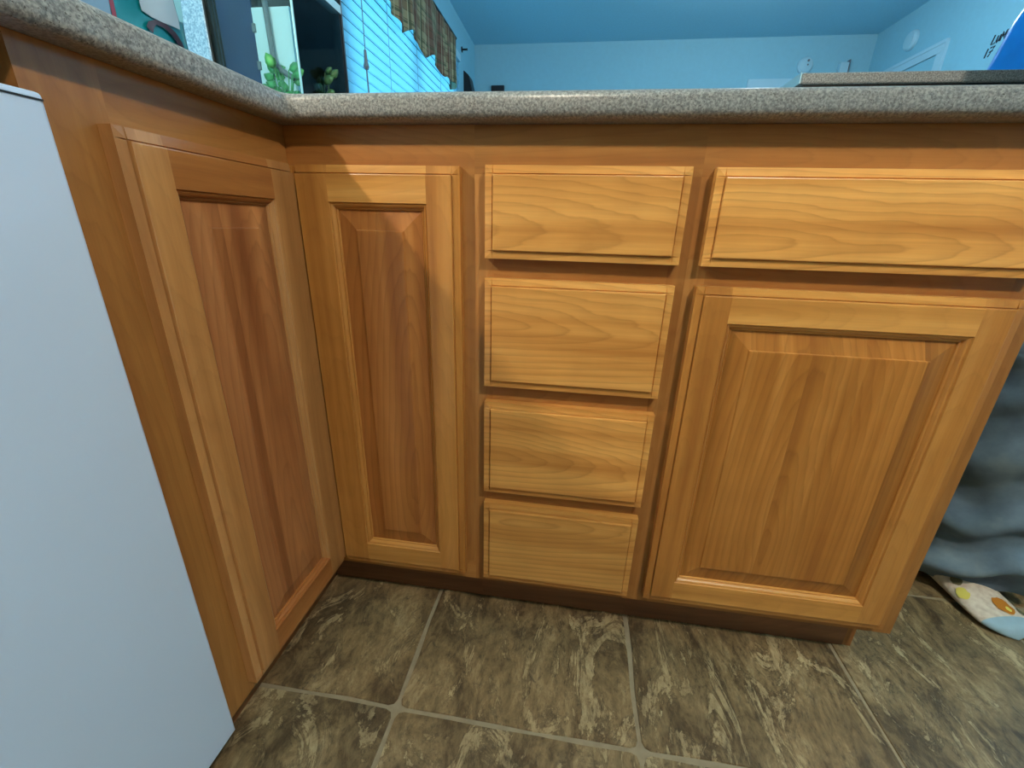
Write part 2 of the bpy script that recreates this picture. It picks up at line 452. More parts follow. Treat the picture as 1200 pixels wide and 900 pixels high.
# corner cabinet -----------------------------------------------------
cc = empty('corner_cabinet', (-0.25, 0.25, 0), 'cherry wood corner base cabinet with two raised panel doors meeting at right angles', 'cabinet')
obj('frame_rail', boxm(0.0, XA, 0, FT, 0.8225, ZF1), W_FRAME_X, cc)
obj('frame_rail', boxm(-FT, 0.0, -0.2517, FT, 0.8225, ZF1), W_FRAME_Y, cc)
obj('frame_rail', boxm(0.0, XA, 0, FT, ZF0, 0.150), W_FRAME_X, cc)
obj('frame_rail', boxm(-FT, 0.0, -0.2517, FT, ZF0, 0.150), W_FRAME_Y, cc)
obj('frame_stile', boxm(0.2460, XA, 0, FT, 0.150, 0.8225), W_FRAME_V, cc)
obj('frame_stile', boxm(-FT, 0.0, -0.3153, -0.2517, ZF0, ZF1), W_FRAME_V, cc)
obj('inside', boxm(-0.60, -0.03, -0.3130, -0.295, ZF0, ZF1), M_INSIDE, cc)
obj('inside', boxm(-0.03, XA - 0.002, 0.58, 0.60, ZF0, ZF1), M_INSIDE, cc)
obj('cabinet_floor', boxm(-0.60, XA - 0.002, FT + 0.001, 0.578, ZF0, 0.125), M_INSIDE, cc)
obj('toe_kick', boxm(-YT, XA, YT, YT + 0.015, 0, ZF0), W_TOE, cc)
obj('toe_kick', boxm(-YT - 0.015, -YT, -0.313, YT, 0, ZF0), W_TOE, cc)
ZD0, ZD1 = 0.1275, 0.8307
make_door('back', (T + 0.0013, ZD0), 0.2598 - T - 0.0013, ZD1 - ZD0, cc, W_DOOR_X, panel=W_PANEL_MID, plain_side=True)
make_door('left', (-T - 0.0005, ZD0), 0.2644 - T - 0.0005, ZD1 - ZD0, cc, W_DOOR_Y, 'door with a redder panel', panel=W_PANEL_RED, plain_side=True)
obj('corner_post', boxm(0.0008, 0.0132, -0.0132, -0.0008, ZD0, ZD1 - 0.001), W_DOOR_V, cc)
# drawer cabinet -------------------------------------------------------
dc = empty('drawer_cabinet', ((XA + XB) / 2, 0.3, 0), 'narrow cherry wood base cabinet with a column of four drawers', 'cabinet')
obj('frame_rail', boxm(XA, XB, 0, FT, 0.8225, ZF1), W_FRAME_X, dc)
obj('frame_stile', boxm(XA, 0.306, 0, FT, ZF0, 0.8225), W_FRAME_V, dc)
obj('frame_stile', boxm(0.552, XB, 0, FT, ZF0, 0.8225), W_FRAME_V, dc)
zs = [(0.7128, 0.8327), (0.5173, 0.6853), (0.3207, 0.4901), (0.1268, 0.2963)]
for z0, z1 in ((0.676, 0.722), (0.480, 0.527), (0.286, 0.331), (ZF0, 0.137)):
    obj('frame_rail', boxm(0.306, 0.552, 0, FT, z0, z1), W_FRAME_X, dc)
obj('inside', boxm(XA + 0.001, XB - 0.001, 0.58, 0.60, ZF0, ZF1), M_INSIDE, dc)
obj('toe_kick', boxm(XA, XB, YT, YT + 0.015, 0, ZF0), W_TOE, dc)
for z0, z1 in zs: make_drawer(0.2951, 0.5623, z0, z1, dc)
# end cabinet ---------------------------------------------------------
ec = empty('door_cabinet', ((XB + XE) / 2, 0.3, 0), 'wide cherry wood base cabinet with one drawer over one raised panel door', 'cabinet')
obj('frame_rail', boxm(XB, XE, 0, FT, 0.8225, ZF1), W_FRAME_X, ec)
obj('frame_stile', boxm(XB, 0.603, 0, FT, 0.7200, 0.8225), W_FRAME_V, ec)
obj('frame_stile', boxm(XB, 0.603, 0, FT, ZF0, 0.7200), W_FRAME_V, ec)
obj('frame_stile', boxm(0.976, XE, 0, FT, ZF0, 0.8225), W_FRAME_V, ec)
obj('frame_rail', boxm(0.603, 0.976, 0, FT, 0.676, 0.722), W_FRAME_X, ec)
obj('frame_rail', boxm(0.603, 0.976, 0, FT, ZF0, 0.137), W_FRAME_X, ec)
obj('side_panel', boxm(XE - 0.015, XE, FT, DEP, ZF0, ZF1), W_FRAME_V, ec)
obj('side_panel', boxm(XE - 0.015, XE, YT, DEP, 0, ZF0), W_FRAME_V, ec)
obj('inside', boxm(XB + 0.001, XE - 0.016, 0.58, 0.60, ZF0, ZF1), M_INSIDE, ec)
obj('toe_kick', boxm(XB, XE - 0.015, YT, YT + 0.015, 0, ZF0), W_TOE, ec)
make_drawer(0.5911, 0.9880, 0.7128, 0.8323, ec)
make_door('back', (0.5909, 0.1285), 0.9885 - 0.5909, 0.6862 - 0.1285, ec, W_DOOR_X)

# ------------------------------------------------------------------ worktop (continuous L)
def worktop():
    bm = bmesh.new(); OV = 0.0298
    pts = [(OV, -0.96), (OV, -OV), (1.045, -OV), (1.045, 0.645), (WX0 + 0.001, 0.645), (WX0 + 0.001, -0.96)]
    z0, z1 = 0.8825, 0.914
    lo = [bm.verts.new((x, y, z0)) for x, y in pts]; hi = [bm.verts.new((x, y, z1)) for x, y in pts]
    bm.faces.new(list(reversed(lo))); bm.faces.new(hi); n = len(pts); sv = None
    for i in range(n): bm.faces.new((lo[i], lo[(i + 1) % n], hi[(i + 1) % n], hi[i]))
    bm.edges.ensure_lookup_table()
    def edge(a, b): return bm.edges.get((a, b))
    bmesh.ops.bevel(bm, geom=[edge(lo[1], hi[1])], offset=0.010, segments=4, profile=0.5, affect='EDGES')
    zs_ = []
    for e in bm.edges:
        a, b = e.verts
        front = lambda v: (abs(v.co.x - OV) < 0.011 and v.co.y < -OV + 0.001) or (abs(v.co.y + OV) < 0.011 and v.co.x > OV - 0.001) or abs(v.co.x - 1.045) < 1e-4
        if abs(a.co.z - b.co.z) < 1e-5 and front(a) and front(b) and len(e.link_faces) == 2 and any(abs(f.normal.z) < 0.5 or True for f in e.link_faces):
            zs_.append(e)
    zs_ = [e for e in zs_ if any(abs(f.normal.z) > 0.9 for f in e.link_faces) and any(abs(f.normal.z) < 0.1 for f in e.link_faces)]
    bm.normal_update()
    zs_ = [e for e in bm.edges if len(e.link_faces) == 2 and any(abs(f.normal.z) > 0.9 for f in e.link_faces) and any(abs(f.normal.z) < 0.1 for f in e.link_faces)
           and all((v.co.x > OV - 0.012 and v.co.y < -OV + 0.012) or v.co.x > 1.04 for v in e.verts)]
    bmesh.ops.bevel(bm, geom=zs_, offset=0.0095, segments=4, profile=0.5, affect='EDGES')
    o = obj('countertop', bm, M_COUNTER, smooth=False)
    for p in o.data.polygons: p.use_smooth = abs(p.normal.z) < 0.98 and p.area < 0.05
    return tag(o, 'grey speckled laminate worktop running around the inside corner above the cabinets', 'countertop')
worktop()

# ------------------------------------------------------------------ white dishwasher on the left run
dw = empty('dishwasher', (-0.3, -0.622, 0), 'white dishwasher standing in the left cabinet run', 'dishwasher')
XF = 0.0245
bm = boxm(-0.020, XF, -0.9190, -0.3190, 0.1200, 0.8395)
ed = [e for e in bm.edges if all(v.co.x > XF - 1e-4 for v in e.verts)] + [e for e in bm.edges if all(v.co.z > 0.839 for v in e.verts) and abs(e.verts[0].co.x - e.verts[1].co.x) > 0.01]
bmesh.ops.bevel(bm, geom=ed, offset=0.0035, segments=3, profile=0.5, affect='EDGES')
door = obj('door', bm, M_WHITE, dw)
bm = boxm(XF - 0.006, XF + 0.0006, -0.9150, -0.3205, 0.8335, 0.8348); obj('seam', bm, M_BLACK, door)
obj('body', boxm(-0.58, -0.022, -0.918, -0.320, 0.105, 0.868), plain('dishwasher_body', lin(36, 28, 26), 0.6), dw)
obj('kick_plate', boxm(-0.075, -0.060, -0.918, -0.320, 0.0, 0.104), plain('kick_plate_black', lin(20, 20, 22), 0.5), dw)

# ------------------------------------------------------------------ half wall and raised bar
struct(obj('wall_half', boxm(0.93, 1.60, 0.655, 0.775, 0, 1.0770), M_WALL), 'pale half wall carrying the raised bar')
rb = empty('raised_bar', (1.3, 0.72, 1.0775), 'grey speckled raised bar top on a half wall behind the worktop', 'bar top')
bm = boxm(0.906, 1.78, 0.600, 0.94, 1.0805, 1.1035, 0.004, 3); obj('top', bm, M_COUNTER, rb)
obj('end_cap', boxm(0.9035, 0.9058, 0.604, 0.936, 1.083, 1.1045), M_TRIM, rb)
obj('underside', boxm(0.915, 1.77, 0.606, 0.93, 1.0775, 1.0803), M_BLACK, rb)

# ------------------------------------------------------------------ window with blinds and valance
win = bpy.data.objects.new('window_1', None)
bm = bmesh.new()
y0, y1, z0, z1 = WIN
for b in ((y0, y0 + 0.05, z0, z1), (y1 - 0.05, y1, z0, z1), (y0 + 0.05, y1 - 0.05, z0, z0 + 0.05), (y0 + 0.05, y1 - 0.05, z1 - 0.05, z1), ((y0 + y1) / 2 - 0.03, (y0 + y1) / 2 + 0.03, z0 + 0.05, z1 - 0.05)):
    box(bm, WX0 - 0.10, WX0 - 0.06, *b)
win = struct(obj('window_1', bm, M_TRIM), 'white framed window behind the closed blinds')
def glass(name, tint=(0.92, 0.97, 1.0, 1), gl=0.08):
    w = NT(name); t = w.t
    tr = w.n('ShaderNodeBsdfTransparent'); tr.inputs[0].default_value = tint
    gs = w.n('ShaderNodeBsdfGlossy'); gs.inputs['Roughness'].default_value = 0.03
    mx = w.n('ShaderNodeMixShader'); fr = w.n('ShaderNodeFresnel'); fr.inputs[0].default_value = 1.28
    w.l(fr.outputs[0], mx.inputs[0]); w.l(tr.outputs[0], mx.inputs[1]); w.l(gs.outputs[0], mx.inputs[2])
    w.l(mx.outputs[0], t.nodes['Material Output'].inputs[0])
    return w.m
M_GLASS = glass('window_glass'); M_TANK = glass('tank_glass', (0.80, 0.93, 0.97, 1))
for ya, yb in ((y0 + 0.05, (y0 + y1) / 2 - 0.03), ((y0 + y1) / 2 + 0.03, y1 - 0.05)):
    obj('pane', boxm(WX0 - 0.083, WX0 - 0.079, ya, yb, z0 + 0.05, z1 - 0.05), M_GLASS, win)

y0, y1, z0, z1 = ADDED_WIN
bm = bmesh.new()
for b in ((y0, y0 + 0.06, z0, z1), (y1 - 0.06, y1, z0, z1), (y0 + 0.06, y1 - 0.06, z0, z0 + 0.06), (y0 + 0.06, y1 - 0.06, z1 - 0.06, z1), ((y0 + y1) / 2 - 0.035, (y0 + y1) / 2 + 0.035, z0 + 0.06, z1 - 0.06)):
    box(bm, WX1 + 0.03, WX1 + 0.08, *b)
win2 = struct(obj('added_window', bm, M_TRIM), 'added unseen white framed window on right wall giving cool fill daylight')
for ya, yb in ((y0 + 0.06, (y0 + y1) / 2 - 0.035), ((y0 + y1) / 2 + 0.035, y1 - 0.06)):
    obj('pane', boxm(WX1 + 0.053, WX1 + 0.057, ya, yb, z0 + 0.06, z1 - 0.06), M_GLASS, win2)

def blind_mat():
    w = NT('blind_slat'); t = w.t
    df = w.n('ShaderNodeBsdfDiffuse'); df.inputs[0].default_value = lin(226, 236, 240)
    tl = w.n('ShaderNodeBsdfTranslucent'); tl.inputs[0].default_value = lin(205, 240, 250)
    mx = w.n('ShaderNodeMixShader'); mx.inputs[0].default_value = 0.85
    w.l(df.outputs[0], mx.inputs[1]); w.l(tl.outputs[0], mx.inputs[2]); w.l(mx.outputs[0], t.nodes['Material Output'].inputs[0])
    t.nodes.remove(w.b); return w.m
M_BLIND = blind_mat()
bl = empty('window_blinds', (WX0 + 0.03, 2.55, 0.93), 'closed white horizontal blinds glowing with daylight in the window', 'blinds')
YB0, YB1 = 1.50, 3.58
slat = bmesh.new()
XB_ = WX0 + 0.03
def slat_bm(zc):
    bm = bmesh.new(); ang = math.radians(79); w2 = 0.0275
    for s in (-1, 1):
        pass
    rows = []
    for k in range(4):
        q = -1 + 2 * k / 3; cr = 0.0025 * (1 - q * q)
        rows.append((XB_ + q * w2 * math.cos(ang) + cr, zc - q * w2 * math.sin(ang)))
    g = [[bm.verts.new((x + dx, y, z)) for x, z in rows] for y in (YB0, YB1) for dx in (0, 0.0016)]
    a, a2, b, b2 = g
    for k in range(3):
        bm.faces.new((a[k], a[k + 1], b[k + 1], b[k])); bm.faces.new((a2[k], b2[k], b2[k + 1], a2[k + 1]))
        bm.faces.new((a[k], a2[k], a2[k + 1], a[k + 1])); bm.faces.new((b[k], b[k + 1], b2[k + 1], b2[k]))
    bm.faces.new((a[0], b[0], b2[0], a2[0])); bm.faces.new((a[3], a2[3], b2[3], b[3]))
    return bm
first = obj('slat', slat_bm(0.96), M_BLIND, bl)
for k in range(1, 23):
    c = first.copy(); COL.objects.link(c); c.location = first.location + Vector((0, 0, 0.0495 * k))
obj('head_rail', boxm(WX0 + 0.005, WX0 + 0.06, YB0, YB1, 2.06, 2.11), M_TRIM, bl)
obj('bottom_rail', boxm(WX0 + 0.015, WX0 + 0.055, YB0, YB1, 0.905, 0.930, 0.004), M_TRIM, bl)
for yy in (1.75, 2.05, 2.5, 3.0, 3.4):
    bm = bmesh.new(); tube(bm, [(XB_ + 0.022, yy, 0.93), (XB_ + 0.022, yy, 2.08)], 0.0016, 6); obj('ladder_cord', bm, plain('cord_white', lin(150, 190, 205), 0.7), bl)
bm = bmesh.new(); tube(bm, [(XB_ + 0.034, 1.72, 1.54), (XB_ + 0.034, 1.72, 2.08)], 0.0022, 6); obj('pull_cord', bm, plain('cord_grey', lin(120, 150, 160), 0.7), bl)
bm = bmesh.new(); lathe_axis(bm, (XB_ + 0.034, 1.72, 1.545), (0, 0, -1), [(0, 0), (0.006, 0.004), (0.009, 0.05), (0.014, 0.072), (0.010, 0.082), (0, 0.086)], 12)
tube(bm, [(XB_ + 0.034, 1.72, 1.47), (XB_ + 0.036, 1.73, 1.2)], 0.004, 6); obj('tassel', bm, M_GREY, bl)

def plaid():
    w = NT('plaid_fabric')
    tc = w.n('ShaderNodeTexCoord').outputs['Object']
    s = w.n('ShaderNodeSeparateXYZ'); w.l(tc, s.inputs[0]); _, y, z = s.outputs
    def bands(c, f, ph): return w.math('FRACT', w.math('ADD', w.math('MULTIPLY', c, f), ph))
    def stripe(c, f, ph, lo, hi):
        b = bands(c, f, ph); return w.math('MULTIPLY', w.math('GREATER_THAN', b, lo), w.math('LESS_THAN', b, hi))
    col = lin(156, 138, 104)
    c = w.mix(w.math('MULTIPLY', stripe(y, 4.2, 0.1, 0.0, 0.42), 0.75), col, lin(98, 56, 50))
    c = w.mix(w.math('MULTIPLY', stripe(z, 6.0, 0.3, 0.0, 0.35), 0.55), c, lin(104, 58, 40))
    c = w.mix(w.math('MULTIPLY', stripe(y, 4.2, 0.1, 0.62, 0.70), 0.8), c, lin(70, 76, 52))
    c = w.mix(w.math('MULTIPLY', stripe(z, 6.0, 0.3, 0.62, 0.70), 0.8), c, lin(74, 78, 54))
    c = w.mix(w.math('MULTIPLY', stripe(z, 24.0, 0.3, 0.0, 0.10), 0.7), c, lin(60, 50, 36))
    c = w.mix(w.math('MULTIPLY', stripe(y, 17.0, 0.0, 0.0, 0.10), 0.6), c, lin(196, 184, 150))
    w.l(c, w.b.inputs['Base Color']); w.b.inputs['Roughness'].default_value = 0.9
    return w.m
def valance():
    bm = bmesh.new(); YA, YE = 1.40, 3.30; nx, nz = 150, 14; g = []
    XV = -0.625
    for i in range(nx + 1):
        f = i / nx; y = YA + (YE - YA) * f
        dep = 0.018 * math.sin(y * 27 + 2.6 * math.sin(y * 6.1)) + 0.012 * noise.noise(Vector((y * 13, 0, 0)))
        sw = abs(math.sin((y - 1.96) * math.pi / 0.38))
        zb = 1.835 - 0.055 * sw + 0.012 * math.sin(y * 34)
        if y > 2.95: zb = 1.80 + 0.01 * math.sin(y * 34)
        zt = 2.125
        row = []
        for k in range(nz + 1):
            q = k / nz; z = zt + (zb - zt) * q
            row.append(bm.verts.new((XV + dep * (0.25 + 0.75 * q), y, z)))
        g.append(row)
    # return to the wall at the far end
    row = []
    for k in range(nz + 1):
        v = g[-1][k].co; row.append(bm.verts.new((WX0 + 0.015, v.y + 0.012, v.z)))
    g.append(row)
    for i in range(len(g) - 1):
        for k in range(nz): bm.faces.new((g[i][k], g[i + 1][k], g[i + 1][k + 1], g[i][k + 1]))
    o = obj('valance', bm, plaid(), smooth=True)
    m = o.modifiers.new('thick', 'SOLIDIFY'); m.thickness = 0.003
    return o
vr = empty('window_valance', (WX0 + 0.05, 2.35, 1.78), 'plaid brown red and tan fabric valance over the window', 'valance')
vo = valance(); vo.name = 'fabric'; vo.parent = vr; vo.location = Vector(vo.location) - Vector(vr.location)
bm = bmesh.new(); tube(bm, [(-0.63, 1.42, 2.132), (-0.63, 3.31, 2.132), (-0.65, 3.33, 2.132), (WX0 + 0.004, 3.335, 2.132)], 0.008, 8); obj('rod', bm, M_BLACK, vr)
tag(obj('curtain_hook', (lambda b: (lathe_axis(b, (WX0, 3.845, 2.236), (1, 0, 0), [(0.0, 0.0), (0.022, 0.001), (0.022, 0.006), (0.007, 0.010), (0.007, 0.045), (0.011, 0.050), (0, 0.056)], 14), b)[1])(bmesh.new()), M_BLACK), 'small dark curtain hook on wall beyond the valance', 'hook')

# ------------------------------------------------------------------ things on the dining room walls
def alarm(name, c, ax, r, label, cat):
    e = empty(name, c, label, cat)
    bm = bmesh.new(); lathe_axis(bm, c, ax, [(0, 0), (r, 0.0005), (r, 0.016), (r * 0.93, 0.024), (r * 0.86, 0.026), (r * 0.80, 0.032), (r * 0.3, 0.036), (0, 0.037)], 36)
    obj('housing', bm, M_PLASTIC, e, smooth=False)
    return e
e = alarm('wall_alarm', (2.372, WY1, 2.212), (0, -1, 0), 0.066, 'round pale alarm with two dark dots on far wall', 'alarm')
for dz, dx, r in ((0.030, 0.012, 0.010), (-0.002, 0.012, 0.007)):
    bm = bmesh.new(); lathe_axis(bm, (2.372 + dx, WY1 - 0.034, 2.215 + dz), (0, -1, 0), [(0, 0), (r, 0.0005), (r, 0.004), (0, 0.0045)], 12); obj('button', bm, M_GREY, e)
alarm('smoke_alarm', (WX1, 3.835, 2.216), (-1, 0, 0), 0.068, 'round white smoke alarm on right wall above the door casing', 'alarm')
e = empty('wall_chime', (2.70, WY1, 2.13), 'small pale box with a dark side on far wall near the corner', 'chime')
obj('case', boxm(2.655, 2.725, WY1 - 0.05, WY1, 2.12, 2.225, 0.006), M_PLASTIC, e)
obj('side_grille', boxm(2.7253, 2.735, WY1 - 0.046, WY1, 2.125, 2.245, 0.002), M_GREY, e)
e = empty('picture_frame', (-0.48, WY1, 1.7), 'black object top edge showing on far wall just above worktop', 'frame')
obj('frame', boxm(-0.545, -0.415, WY1 - 0.03, WY1, 1.70, 2.092, 0.004), M_BLACK, e)
e = empty('wall_speaker', (WX0, 4.02, 1.9), 'small black speaker on left wall past the valance', 'speaker')
bm = bmesh.new()
v = [bm.verts.new(p) for p in ((WX0, 3.90, 1.90), (WX0, 4.05, 1.90), (WX0 + 0.09, 4.05, 1.90), (WX0 + 0.09, 3.90, 1.90), (WX0, 3.90, 2.10), (WX0, 4.05, 2.10), (WX0 + 0.05, 4.05, 2.06), (WX0 + 0.05, 3.90, 2.06))]
for f in ((0, 1, 2, 3), (4, 7, 6, 5), (0, 4, 5, 1), (1, 5, 6, 2), (2, 6, 7, 3), (3, 7, 4, 0)): bm.faces.new([v[i] for i in f])
bmesh.ops.bevel(bm, geom=bm.edges[:], offset=0.005, segments=2, affect='EDGES'); obj('cabinet', bm, M_BLACK, e)
# door casing on the right wall
d1 = bmesh.new()
box(d1, WX1 - 0.020, WX1 - 0.0005, 3.405, 3.475, 0, 2.012); box(d1, WX1 - 0.020, WX1 - 0.0005, 4.245, 4.315, 0, 2.012); box(d1, WX1 - 0.022, WX1 - 0.0005, 3.405, 4.315, 2.012, 2.085)
door1 = struct(obj('door_1', d1, M_TRIM), 'white door casing on right wall')
obj('slab', boxm(WX1 - 0.010, WX1 - 0.0005, 3.476, 4.244, 0.005, 2.011), M_WALL, door1)
obj('casing_step', boxm(WX1 - 0.027, WX1 - 0.0222, 3.405, 4.315, 2.062, 2.085), M_TRIM, door1)
t1 = bmesh.new()
box(t1, 1.90, 2.36, WY1 - 0.022, WY1 - 0.0005, 2.02, 2.112); box(t1, 1.90, 1.97, WY1 - 0.020, WY1 - 0.0005, 0, 2.02); box(t1, 2.29, 2.36, WY1 - 0.020, WY1 - 0.0005, 0, 2.02)
struct(obj('trim_1', t1, M_TRIM), 'pale casing header on far wall just above worktop')
# handwriting on the right wall: strokes as (a, b) where a runs along -Y and b up
def write(strokes, yR, z0, s, slant=0.18):
    bm = bmesh.new()
    for st in strokes:
        pts = [(WX1 - 0.0008, yR - (a + slant * b) * s, z0 + b * s) for a, b in st]
        tube(bm, pts, 0.0042, 6)
    return bm
U = [(0, 1), (0.02, 0.25), (0.12, 0.02), (0.3, 0.05), (0.42, 0.3), (0.45, 0.8)]
strokes = [[(0, 1), (-0.05, 0.0), (0.45, 0.06)],
           [(0.62, 0.75), (0.60, 0.2), (0.72, 0.0), (0.92, 0.2), (0.98, 0.75), (0.98, 0.05)],
           [(1.2, 0.0), (1.25, 0.95), (1.5, 0.35), (1.75, 1.0), (1.78, 0.05)]]
strokes17 = [[(0.0, 1.0), (-0.02, 0.0)], [(0.35, 0.98), (0.95, 1.02), (0.5, 0.0)], [(0.45, 0.5), (0.9, 0.55)]]
obj('handwriting', write(strokes, 3.015, 1.915, 0.048), M_INK, wall_right)['label'] = 'dark handwritten letters L u M'
obj('handwriting', write(strokes17, 3.035, 1.850, 0.048), M_INK, wall_right)['label'] = 'dark handwritten number 17'

# ------------------------------------------------------------------ glass tank on the corner of the worktop
ZK = 0.9142
tk = empty('glass_tank', (-0.31, 0.50, ZK), 'small glass fish tank with green plants on the worktop corner', 'fish tank')
tx0, tx1, ty0, ty1, tz1 = -0.409, -0.2075, 0.400, 0.608, 1.30
g = 0.004
obj('base', boxm(tx0, tx1, ty0, ty1, ZK, ZK + 0.02, 0.002), M_BLACK, tk)
zz0 = ZK + 0.0205
obj('pane', boxm(tx0, tx1, ty0, ty0 + g, zz0, tz1), M_TANK, tk)
obj('pane', boxm(tx1 - g, tx1, ty0 + g, ty1 - g, zz0, tz1), M_TANK, tk)
obj('pane', boxm(tx0, tx0 + g, ty0 + g, ty1 - g, zz0, tz1), M_TANK, tk)
M_NAVY = plain('navy_backing', lin(6, 44, 96), 0.5, vary=0.12, scale=20)
M_DARKB = plain('dark_backing', lin(34, 44, 50), 0.55, vary=0.35, scale=26)
obj('back_panel', boxm(tx0, tx1, ty1 - g, ty1, zz0, tz1), M_DARKB, tk)
obj('divider', boxm(tx0 + g, -0.322, 0.428, 0.432, zz0, tz1 - 0.02), M_NAVY, tk)
obj('filter_panel', boxm(-0.3215, -0.232, 0.428, 0.434, zz0, 1.192), plain('filter_white', lin(222, 244, 252), 0.5), tk)
for zc in (1.155, 1.085, 1.02):
    obj('clip', boxm(-0.3235, -0.3165, 0.424, 0.4278, zc - 0.008, zc + 0.008), M_GREY, tk)
bm = bmesh.new(); tube(bm, [(-0.283, 0.421, 1.20), (-0.280, 0.421, 1.10), (-0.276, 0.421, 1.085), (-0.262, 0.421, 1.072), (-0.235, 0.421, 1.058)], 0.0058, 12); obj('filter_tube', bm, M_GREY, tk)
obj('corner_edge', boxm(tx1 - 0.0016, tx1 + 0.0020, ty0 - 0.0022, ty0 + 0.0014, zz0, tz1), plain('glass_edge', lin(170, 228, 240), 0.2), tk)
obj('corner_post', boxm(tx1 - 0.003, tx1 + 0.003, ty1 + 0.0002, ty1 + 0.007, ZK, tz1), M_BLACK, tk)
obj('corner_post', boxm(tx0 - 0.004, tx0 - 0.0003, ty0 - 0.002, ty0 + 0.006, ZK, tz1), M_BLACK, tk)
bm = bmesh.new(); v = box(bm, tx1 - 0.012, tx1 + 0.004, 0.5, 0.608, 1.245, 1.262)
obj('pale_bar', bm, M_TRIM, tk)  # pale bar high on the right pane
def leafy(name, base, label, n, hmax, seed, mat, spread=0.03):
    rnd = random.Random(seed); e = empty(name, base, label, 'plant')
    b = Vector(base)
    for i in range(n):
        a = rnd.uniform(0, 6.28); r = rnd.uniform(0.2, 1) * spread; h = hmax * rnd.uniform(0.45, 1.0)
        tip = b + Vector((math.cos(a) * r, math.sin(a) * r * 0.35, h))
        bm = bmesh.new(); tube(bm, [b, b + (tip - b) * 0.6 + Vector((0, 0, 0.01)), tip], 0.0011, 5); obj('stem', bm, mat, e)
        bm = bmesh.new(); L = rnd.uniform(0.010, 0.017); d = Vector((math.cos(a), math.sin(a) * 0.3, rnd.uniform(0.1, 0.9))).normalized()
        s = d.cross(Vector((0.2, -1, 0.3))).normalized(); up = s.cross(d)
        mid = [bm.verts.new(tip + d * L * 2 * q + up * 0.003 * math.sin(q * 3.1)) for q in (0, 0.33, 0.66, 1)]
        lf = [bm.verts.new(tip + d * L * 2 * q + s * L * wd - up * 0.002) for q, wd in ((0.2, 0.6), (0.5, 0.75), (0.8, 0.45))]
        rt = [bm.verts.new(tip + d * L * 2 * q - s * L * wd - up * 0.002) for q, wd in ((0.2, 0.6), (0.5, 0.75), (0.8, 0.45))]
        for S in (lf, rt):
            bm.faces.new((mid[0], mid[1], S[0])); bm.faces.new((mid[1], S[1], S[0])); bm.faces.new((mid[1], mid[2], S[1])); bm.faces.new((mid[2], S[2], S[1])); bm.faces.new((mid[2], mid[3], S[2]))
        lo = obj('leaf', bm, mat, e, smooth=True); m = lo.modifiers.new('t', 'SOLIDIFY'); m.thickness = 0.0008
    return e
M_LEAF = plain('leaf_green', lin(74, 168, 96), 0.45, vary=0.3, scale=60)
M_LEAF2 = plain('leaf_dark', lin(66, 110, 72), 0.5, vary=0.35, scale=60)
leafy('water_plant', (-0.258, 0.414, ZK + 0.021), 'bright green round leaved plant at front corner of glass tank', 24, 0.14, 4, M_LEAF, 0.036)
leafy('water_plant', (-0.226, 0.50, ZK + 0.021), 'dull green plant behind the right pane of glass tank', 22, 0.165, 9, M_LEAF2, 0.04)
bm = bmesh.new(); bmesh.ops.create_icosphere(bm, subdivisions=3, radius=0.026, matrix=Matrix.Translation((-0.226, 0.567, ZK + 0.021 + 0.10)))
for v_ in bm.verts: v_.co += (noise.noise_vector(v_.co * 45)) * 0.005
tube(bm, [(-0.226, 0.567, ZK + 0.021), (-0.226, 0.567, ZK + 0.11)], 0.006, 8)
tag(obj('tank_ornament', bm, plain('purple_ornament', lin(84, 74, 150), 0.5), smooth=True), 'purple rounded ornament inside glass tank', 'ornament')

def speckle():
    w = NT('speckled_blue'); tc = w.n('ShaderNodeTexCoord').outputs['Object']
    f = w.noise(tc, 260, 2, 0.6); w.l(w.ramp(f, [(0.35, lin(96, 146, 190)), (0.5, lin(124, 174, 214)), (0.66, lin(158, 204, 234))]), w.b.inputs['Base Color'])
    w.b.inputs['Roughness'].default_value = 0.45; return w.m
tag(obj('storage_box', boxm(-0.500, -0.4145, 0.4000, 0.52, ZK, 1.32, 0.004), speckle()), 'pale blue speckled upright box between teal bag and glass tank', 'box')

# ------------------------------------------------------------------ teal bag on the left worktop
def bagX(y, z):
    u = (y + 0.08) / 0.17; q = (z - 0.914) / 0.30
    return -0.205 + 0.035 * max(0, 1 - u * u) ** 0.5 * (0.4 + 0.6 * math.sin(min(1, max(0, q)) * math.pi) ** 0.5) + 0.004 * noise.noise(Vector((y * 22, z * 22, 0)))
tb = empty('snack_bag', (-0.21, -0.08, ZK), 'teal plastic package with white and dark red print on left worktop', 'bag')
bm = bmesh.new(); F, B = [], []
ny, nz = 28, 26
def edge_y(q):  # bag outline narrows a little at top
    return -0.08 - 0.170, -0.08 + 0.172 - 0.02 * q
for k in range(nz + 1):
    q = k / nz; z = ZK + 0.30 * q; ya, yb = edge_y(q); rf, rb_ = [], []
    for i in range(ny + 1):
        y = ya + (yb - ya) * i / ny; xf = bagX(y, z)
        rf.append(bm.verts.new((xf, y, z)))
        rb_.append(bm.verts.new((-0.44 - (xf + 0.002), y, z)) if 0 < i < ny and 0 < k < nz else rf[-1])
    F.append(rf); B.append(rb_)
for k in range(nz):
    for i in range(ny):
        bm.faces.new((F[k][i], F[k][i + 1], F[k + 1][i + 1], F[k + 1][i]))
        q4 = [B[k][i], B[k + 1][i], B[k + 1][i + 1], B[k][i + 1]]
        if len(set(q4)) == 4:
            try: bm.faces.new(q4)
            except ValueError: pass
obj('pouch', bm, plain('teal_film', lin(14, 128, 140), 0.28, vary=0.15, scale=14), tb, smooth=True)
